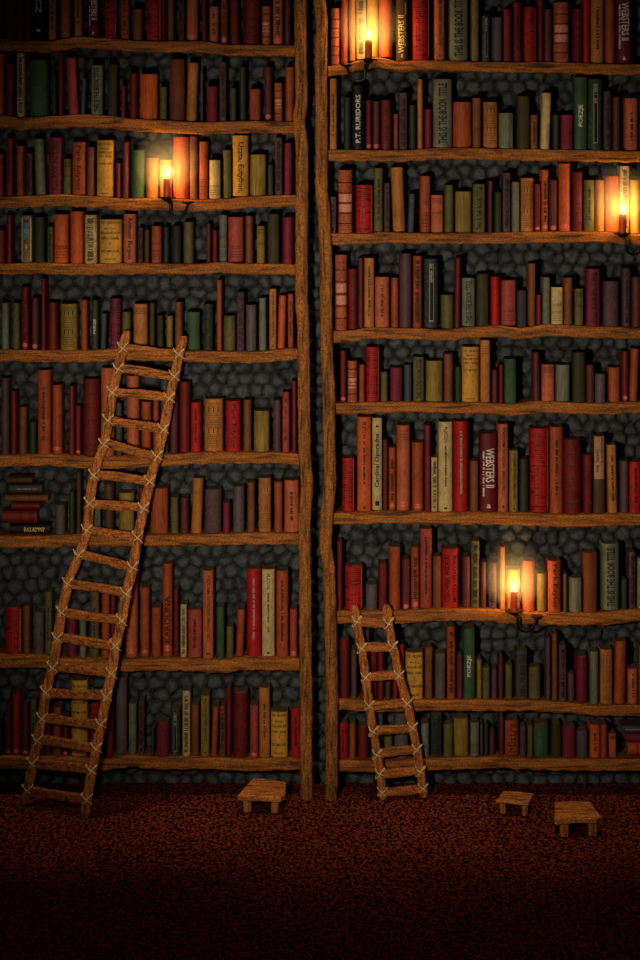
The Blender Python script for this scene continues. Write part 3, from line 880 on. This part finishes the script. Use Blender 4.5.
o['label'] = 'the slimmest small books tucked between the larger ones on both bookcases'

# ------------------------------------------------------------------ ladders
def ladder(label, left, right, rungs, yb, yt, wr, wg, dxl):
    t = thing('ladder', label, 'ladder', group='rope-lashed ladders')
    def ydepth(py, side):
        b = yb[side]; a = (py - rng[0]) / (rng[1] - rng[0])
        return yt + (b - yt) * a
    rng = (left[0][1], left[-1][1])
    def rail(pts, side):
        inv = [(b, a) for a, b in pts]
        n = int((pts[-1][1] - pts[0][1]) / 5)
        rings = []
        for i in range(n + 1):
            py = pts[0][1] + (pts[-1][1] - pts[0][1]) * i / n
            px = sum(poly_lin(inv, py + dd) for dd in (-5, 0, 5)) / 3 if 0 < i < n else poly_lin(inv, py)
            c = P(px, py, ydepth(py, side))
            k = 1.0
            if i == 0 or i == n: k = 0.62
            w = wr * S / 2 * (1 + 0.08 * rnd_at(py, side * 3 + px * .01)) * k
            d = 0.015 * (0.85 if k < 1 else 1)
            sh = [(-1, .5), (-1, -.5), (-.72, -.9), (0, -1.05), (.72, -.9), (1, -.5), (1, .5), (.72, .9), (0, 1.05), (-.72, .9)]
            rings.append([(c.x + a * w, c.y + b_ * d, max(0.0, c.z)) for a, b_ in sh])
        MB().rings(rings).build('rail', M_RAIL, t)
    rail(left, 0); rail(right, 1)
    for k, (xa, ya, xb, yb_) in enumerate(rungs):
        A = P(xa - 2.5, ya, ydepth(ya, 0) - 0.003); B = P(xb + 2.5, yb_, ydepth(yb_, 1) - 0.003)
        rings = []
        for i in range(9):
            u = i / 8
            c = A.lerp(B, u)
            hh = wg * S / 2 * (1 + 0.12 * rnd_at(k * 13 + u * 21, k)); bend = 0.004 * math.sin(u * 3.1 + k * 1.3) * (1 if k % 2 else -1)
            dd = 0.010
            sh = [(.6, 1), (-.6, 1), (-1, .6), (-1, -.6), (-.6, -1), (.6, -1), (1, -.6), (1, .6)]
            rings.append([(c.x, c.y + a * dd, c.z + bend + b_ * hh) for a, b_ in sh])
        MB().rings(rings).build('rung', M_RUNG, t)
        for side, (px, py) in enumerate(((xa - 4.0, ya), (xb + 4.0, yb_))):
            inv = [(b, a) for a, b in (left, right)[side]]
            c = P(poly_lin(inv, py), py, ydepth(py, side))
            rw, rd = wr * S / 2 * 1.04, 0.0205
            m = MB()
            tl = random.uniform(-.25, .25)
            for sgn in (1, -1):
                pts = []
                for q in range(18):
                    a = 2 * math.pi * q / 18
                    pts.append(c + Vector((rw * math.cos(a), -rd * math.sin(a), sgn * rw * (0.95 + tl * sgn) * math.cos(a) + 0.004 * math.sin(2 * a))))
                m.tube(pts, 0.0023, 5, True)
            # loose rope ends
            m.tube([c + Vector((rw * .6, -rd * .98, rw * .6)), c + Vector((rw * 1.0, -rd * 1.0, rw * 1.0)), c + Vector((rw * 1.1, -rd * .8, rw * 1.3))], 0.0022, 5)
            m.tube([c + Vector((-rw * .6, -rd * .98, rw * .6)), c + Vector((-rw * 1.0, -rd * 1.0, rw * 1.05)), c + Vector((-rw * 1.1, -rd * .8, rw * 1.3))], 0.0022, 5)
            m.build('lashing', M_ROPE, t, True)
    return t

def poly_lin(pts, x):
    if x <= pts[0][0]: return pts[0][1]
    for (a, p), (b, q) in zip(pts, pts[1:]):
        if x <= b: return p + (q - p) * (x - a) / (b - a)
    return pts[-1][1]

ladder('tall crooked wooden ladder with eighteen rope-lashed rungs leaning on the left bookcase',
       [(127,331),(122,352),(118,372),(113,390),(110,410),(107,428),(104,446),(97,463),(93,480),(90,500),(88,520),(87,532),(84.7,540),(78.3,557.5),(68.5,581),(62.3,610),(58,636),(53.5,664),(46.5,690),(42.7,716.5),(37.5,741),(33.1,761.7),(28.2,789),(23.5,804)],
       [(184,336),(178,358),(175,375),(171,390),(168,408),(164,428),(160,445),(157,458),(151,476),(148,490),(144,508),(141,522),(137,540),(133.5,566),(126.5,592.5),(122,620),(115.6,645),(111.8,672.7),(106.8,696),(101.6,723),(96.3,749.4),(91.4,772),(87,799.6),(84.7,818)],
       [(128,348,177,354),(125,369,172,376),(120,392,166,398),(115,420,160,429),(111,444,153,456),(101,475,146,481),(96,503,140,508),(93,530,135,537),(84,555,130,567),(73,583,123,593),(66,612,118,620),(62,638,113,645),(58,667,108,673),(52,692,103,696),(47,718,98,724),(43,740,93,748),(39,763,88,770),(33,790,83,799)],
       (-0.15, -0.33), -0.06, 9.6, 8.6, 0)
ladder('short crooked wooden ladder with eight rungs leaning on the right bookcase beside the stone gap',
       [(354.5,605),(358,630),(362,650),(366,680),(370,710),(374,735),(378,760),(381,780),(383,799)],
       [(386.5,605),(390,635),(395,655),(400,680),(407,702),(412,725),(417,750),(421,775),(424,797)],
       [(362,621,386,623),(364,648,390,646),(370,677,395,675),(373,705,403,703),(379,731,409,727),(381,754,413,749),(384,773,417,771),(387,792,420,788)],
       (-0.062, -0.056), -0.045, 8.6, 8.8, 0)

# ------------------------------------------------------------------ stools
def stool(label, outline, hgt, th, legs, loc, rz):
    t = thing('footstool', label, 'stool', loc, (0, 0, rz), 'footstools on the carpet')
    n = len(outline)
    # rough plank: outline subdivided, slightly wavy edge, thin bevel
    pts = []
    for i in range(n):
        a, b = Vector(outline[i]), Vector(outline[(i + 1) % n])
        for k in range(6):
            p = a.lerp(b, k / 6)
            nrm = Vector((b.y - a.y, a.x - b.x)).normalized()
            pts.append(p + nrm * 0.0028 * rnd_at(i * 31 + k * 2.3, n))
    c = sum(pts, Vector((0, 0))) / len(pts)
    lv = [(0.0, 0.97), (0.003, 1.0), (th - 0.004, 1.0), (th, 0.965)]
    MB().rings([[(c.x + (p.x - c.x) * s, c.y + (p.y - c.y) * s, hgt + z + (0.0015 * rnd_at(p.x * 90, 1))) for p in pts] for z, s in lv]).build('seat', M_STOOL, t)
    for x, y, w in legs:
        rings = []
        for z, k, dx in ((0, 1.0, 0), (hgt * .4, 1.06, .001), (hgt * .8, 1.0, -.001), (hgt + 0.001, 1.08, 0)):
            sh = [(-1, -.7), (-.7, -1), (.7, -1), (1, -.7), (1, .7), (.7, 1), (-.7, 1), (-1, .7)]
            rings.append([(x + dx + a * w / 2 * k, y + b * w / 2 * k, z) for a, b in sh])
        MB().rings(rings).build('leg', M_LEG, t)
    return t

def floor_at(px, py):
    y = (FLO - HOR) * D / (py - HOR) - D
    return P(px, py, y)
f1 = floor_at(262, 811)
stool('low wooden footstool with a rough plank top beside the central posts', [(-.115, -.115), (.095, -.135), (.116, -.10), (.112, .085), (-.055, .145)], 0.062, 0.027,
      [(-.068, -.08, .038), (.066, -.09, .034), (-.05, .07, .03), (.066, .05, .03)], (f1.x, f1.y + .08, 0), -0.03)
f2 = floor_at(512, 814)
stool('smallest wooden footstool, with a flat board top, by the bottom shelf', [(-.082, -.075), (.076, -.075), (.082, .070), (-.070, .070)], 0.056, 0.014,
      [(-.052, -.045, .027), (.055, -.045, .027), (-.048, .045, .022), (.058, .045, .022)], (f2.x + .02, f2.y + .045, 0), -0.26)
f3 = floor_at(577, 835)
stool('nearest wooden footstool with a chipped plank top, standing apart on the carpet', [(-.116, -.125), (-.03, -.112), (.085, -.118), (.114, -.09), (.092, .118), (-.078, .122)], 0.066, 0.025,
      [(-.064, -.08, .040), (.07, -.08, .038), (-.045, .06, .03), (.05, .06, .03)], (f3.x, f3.y + .08, 0), 0.04)

# ------------------------------------------------------------------ candles on iron hooks
CANDLE_W = 3.0
HAZE = 4.5
_hz = []
def haze_mesh():  # scattering volume added to give each flame its soft halo
    if _hz: return _hz[0]
    m = bpy.data.materials.new('candle_glow_haze'); m.use_nodes = True
    nt = m.node_tree; nt.nodes.clear()
    tc = nt.nodes.new('ShaderNodeTexCoord')
    g = nd(nt, 'ShaderNodeTexGradient', gradient_type='SPHERICAL')
    mp = nd(nt, 'ShaderNodeMapping'); mp.inputs['Scale'].default_value = (1 / .168, 1 / .056, 1 / .168)
    nt.links.new(tc.outputs['Object'], mp.inputs['Vector']); nt.links.new(mp.outputs[0], g.inputs['Vector'])
    p2 = nd(nt, 'ShaderNodeMath', operation='POWER'); p2.inputs[1].default_value = 0.55
    nt.links.new(g.outputs['Fac'], p2.inputs[0])
    mu = nd(nt, 'ShaderNodeMath', operation='MULTIPLY'); mu.inputs[1].default_value = HAZE
    nt.links.new(p2.outputs[0], mu.inputs[0])
    # density thinned near the flame to hold down the peak of the glow
    vm = nd(nt, 'ShaderNodeVectorMath', operation='DISTANCE'); vm.inputs[1].default_value = (0, 0, -.052)
    nt.links.new(tc.outputs['Object'], vm.inputs[0])
    mr = nd(nt, 'ShaderNodeMapRange')
    mr.inputs['From Min'].default_value = 0.0; mr.inputs['From Max'].default_value = 0.11
    mr.inputs['To Min'].default_value = 0.05; mr.inputs['To Max'].default_value = 1.0
    nt.links.new(vm.outputs['Value'], mr.inputs['Value'])
    m2 = nd(nt, 'ShaderNodeMath', operation='MULTIPLY')
    nt.links.new(mu.outputs[0], m2.inputs[0]); nt.links.new(mr.outputs['Result'], m2.inputs[1]); mu = m2
    vol = nd(nt, 'ShaderNodeVolumeScatter')
    vol.inputs['Color'].default_value = (1, 1, 1, 1)
    nt.links.new(mu.outputs[0], vol.inputs['Density'])
    o = nt.nodes.new('ShaderNodeOutputMaterial'); nt.links.new(vol.outputs[0], o.inputs['Volume'])
    bm = bmesh.new(); bmesh.ops.create_icosphere(bm, subdivisions=3, radius=0.168)
    bmesh.ops.scale(bm, vec=(1, .056 / .168, 1), verts=bm.verts[:])
    me = bpy.data.meshes.new('haze'); bm.to_mesh(me); bm.free(); me.materials.append(m)
    _hz.append(me)
    return me
def candle(label, hlabel, cx, top, bot, plate, loop, sg):
    y = -0.062
    c = P(cx, bot, y)
    h = P(cx, top, y).z - c.z
    k = S * (D + y) / D
    # iron holder: drip pan, socket, hook arm and wall plate; fixed to the shelf front
    t = thing('candle_holder', hlabel, 'candle holder', (c.x, y, c.z), (0, 0, 0), 'iron candle hooks on the shelf fronts')
    lathe([(0.0, -0.014), (0.012, -0.014), (0.020, -0.010), (0.024, -0.002), (0.044, 0.002), (0.046, 0.0075), (0.040, 0.0080), (0.026, 0.0045), (0.022, 0.001), (0.0, 0.0005)], 20).build('drip_pan', M_IRON, t, True)
    pl = P(*plate, -0.03) - c
    lp = P(*loop, -0.05) - c
    # S shaped arm: from under the pan out, down round the loop and up to the plate
    pts = [(0, 0, -0.012), (sg * .016, -.004, -0.026), (sg * .018, -.004, -0.05), (lp.x - sg * .036, .002, lp.z + .018), (lp.x - sg * .016, .006, lp.z + .001), (lp.x + sg * .012, .01, lp.z + .002),
           (pl.x - sg * .016, .016, lp.z + .022), (pl.x - sg * .004, .022, pl.z - .018), (pl.x, .026, pl.z - .004)]
    pp = [Vector(p) for p in pts]
    sm = []
    for i in range(len(pp) - 1):
        p0, p1, p2, p3 = pp[max(i - 1, 0)], pp[i], pp[i + 1], pp[min(i + 2, len(pp) - 1)]
        for q in range(5):
            u = q / 5
            sm.append(0.5 * ((2 * p1) + (p2 - p0) * u + (2 * p0 - 5 * p1 + 4 * p2 - p3) * u * u + (3 * p1 - p0 - 3 * p2 + p3) * u ** 3))
    sm.append(pp[-1])
    MB().tube(sm, 0.0072, 8).build('hook_arm', M_IRON, t, True)
    lathe([(0.0, -.006), (.010, -.006), (.030, .001), (.033, .006), (.026, .0085), (0, .009)], 18, (pl.x, .026, pl.z)).build('drip_dish', M_IRON, t, True)
    MB().box((pl.x - .010, .028, pl.z - .012), (pl.x + .010, .0588, pl.z - .002)).build('shelf_bracket', M_IRON, t)
    # the candle stands in the pan
    cd = thing('candle', label, 'candle', (c.x, y, c.z + 0.0008), (0, 0, 0), 'lit orange candles on iron hooks')
    r = 0.0185
    prof = [(0, 0), (r * .98, 0), (r, .01), (r, h * .5), (r * .97, h * .9), (r * .9, h * .985), (r * .72, h), (r * .5, h - .003), (0, h - .004)]
    m = MB()
    sg_ = 18
    m.rings([[(rr * math.cos(2 * math.pi * a / sg_), rr * math.sin(2 * math.pi * a / sg_), z + (0.002 * math.sin(a * 1.7 + cx) if z > h * .95 else 0)) for a in range(sg_)] for rr, z in prof])
    m.build('wax_body', M_WAX, cd, True)
    wk = MB().tube([(0, 0, h - .006), (.001, 0, h + .006), (.002, 0, h + .012)], .0018, 6).build('wick', M_WICK, cd)
    fl = [(0, .0), (.0035, .002), (.0068, .009), (.0074, .015), (.0058, .023), (.0034, .031), (.0012, .037), (0, .040)]
    lathe(fl, 12, (.001, 0, h + .008)).build('flame', M_FLAME, wk, True)
    if HAZE:
        hz = bpy.data.objects.new('haze', haze_mesh())
        COL.objects.link(hz); hz.location = (c.x, y, c.z + h + .078)
        hz['kind'] = 'stuff'; hz['category'] = 'haze'; hz['label'] = 'added haze for the warm glow around the flame of the ' + label
    ld = bpy.data.lights.new('flame_light', 'POINT')
    ld.energy = CANDLE_W; ld.shadow_soft_size = 0.006; ld.color = (1.0, 0.54, 0.14)
    lo = bpy.data.objects.new('flame_light', ld)
    COL.objects.link(lo); lo.parent = cd; lo.location = (.001, 0, h + .026)
candle('lit orange candle on the top right shelf, left of the black-and-gold dictionary', 'black iron candle hook with its dish to the left, on the top right shelf', 368.5, 40, 60.5, (347, 66), (357.5, 81), -1)
candle('lit orange candle on the third shelf of the left bookcase', 'black iron candle hook under the candle of the left bookcase', 167, 178, 198.5, (188, 203), (178, 217), 1)
candle('lit orange candle on the third right shelf at the photo edge', 'black iron candle hook at the right edge of the photo, third shelf', 622.5, 214, 234.5, (644, 240), (634, 254), 1)
candle('lit orange candle on the seventh right shelf, lowest of the four candles', 'black iron candle hook under the lowest candle, seventh right shelf', 514, 591, 612, (536, 617), (526, 631), 1)

# ------------------------------------------------------------------ light, world, camera
def spot(name, loc, tgt, e, ang, size, col, blend=1.0):
    ld = bpy.data.lights.new(name, 'SPOT')
    ld.energy = e; ld.spot_size = math.radians(ang); ld.spot_blend = blend; ld.shadow_soft_size = size; ld.color = col
    o = bpy.data.objects.new(name, ld)
    COL.objects.link(o)
    o.location = loc
    o.rotation_euler = (Vector(tgt) - Vector(loc)).to_track_quat('-Z', 'Y').to_euler()
    return o
spot('room_lamp', (-0.85, -5.4, 2.3), (0.26, 0.0, 1.93), 610, 56, 0.15, (1.0, 0.85, 0.66))
for lx in (-1.15, 0.0, 1.15):
    spot('added_floor_spot', (lx, -0.36, 5.2), (lx, -0.16, 0.0), 125, 25, 0.08, (1.0, 0.82, 0.6))  # unseen overhead spots added to brighten the carpet near the wall
wd = bpy.data.worlds.new('dim_room'); SC.world = wd
wd.use_nodes = True
bg = wd.node_tree.nodes['Background']
bg.inputs['Color'].default_value = (0.9, 0.93, 1.0, 1); bg.inputs['Strength'].default_value = 0.018

cd = bpy.data.cameras.new('camera')
cd.sensor_fit = 'VERTICAL'; cd.sensor_height = 36.0
cd.lens = 36.0 * D / (960 * S)
cd.shift_y = -(480 - HOR) / 960.0
cd.clip_end = 60
cam = bpy.data.objects.new('camera', cd)
COL.objects.link(cam)
cam.location = (0, -D, H); cam.rotation_euler = (math.pi / 2, 0, 0)
SC.camera = cam
vs = SC.view_settings
vs.view_transform = 'Standard'; vs.look = 'None'; vs.exposure = 0.0; vs.gamma = 1.0
vs.use_curve_mapping = False
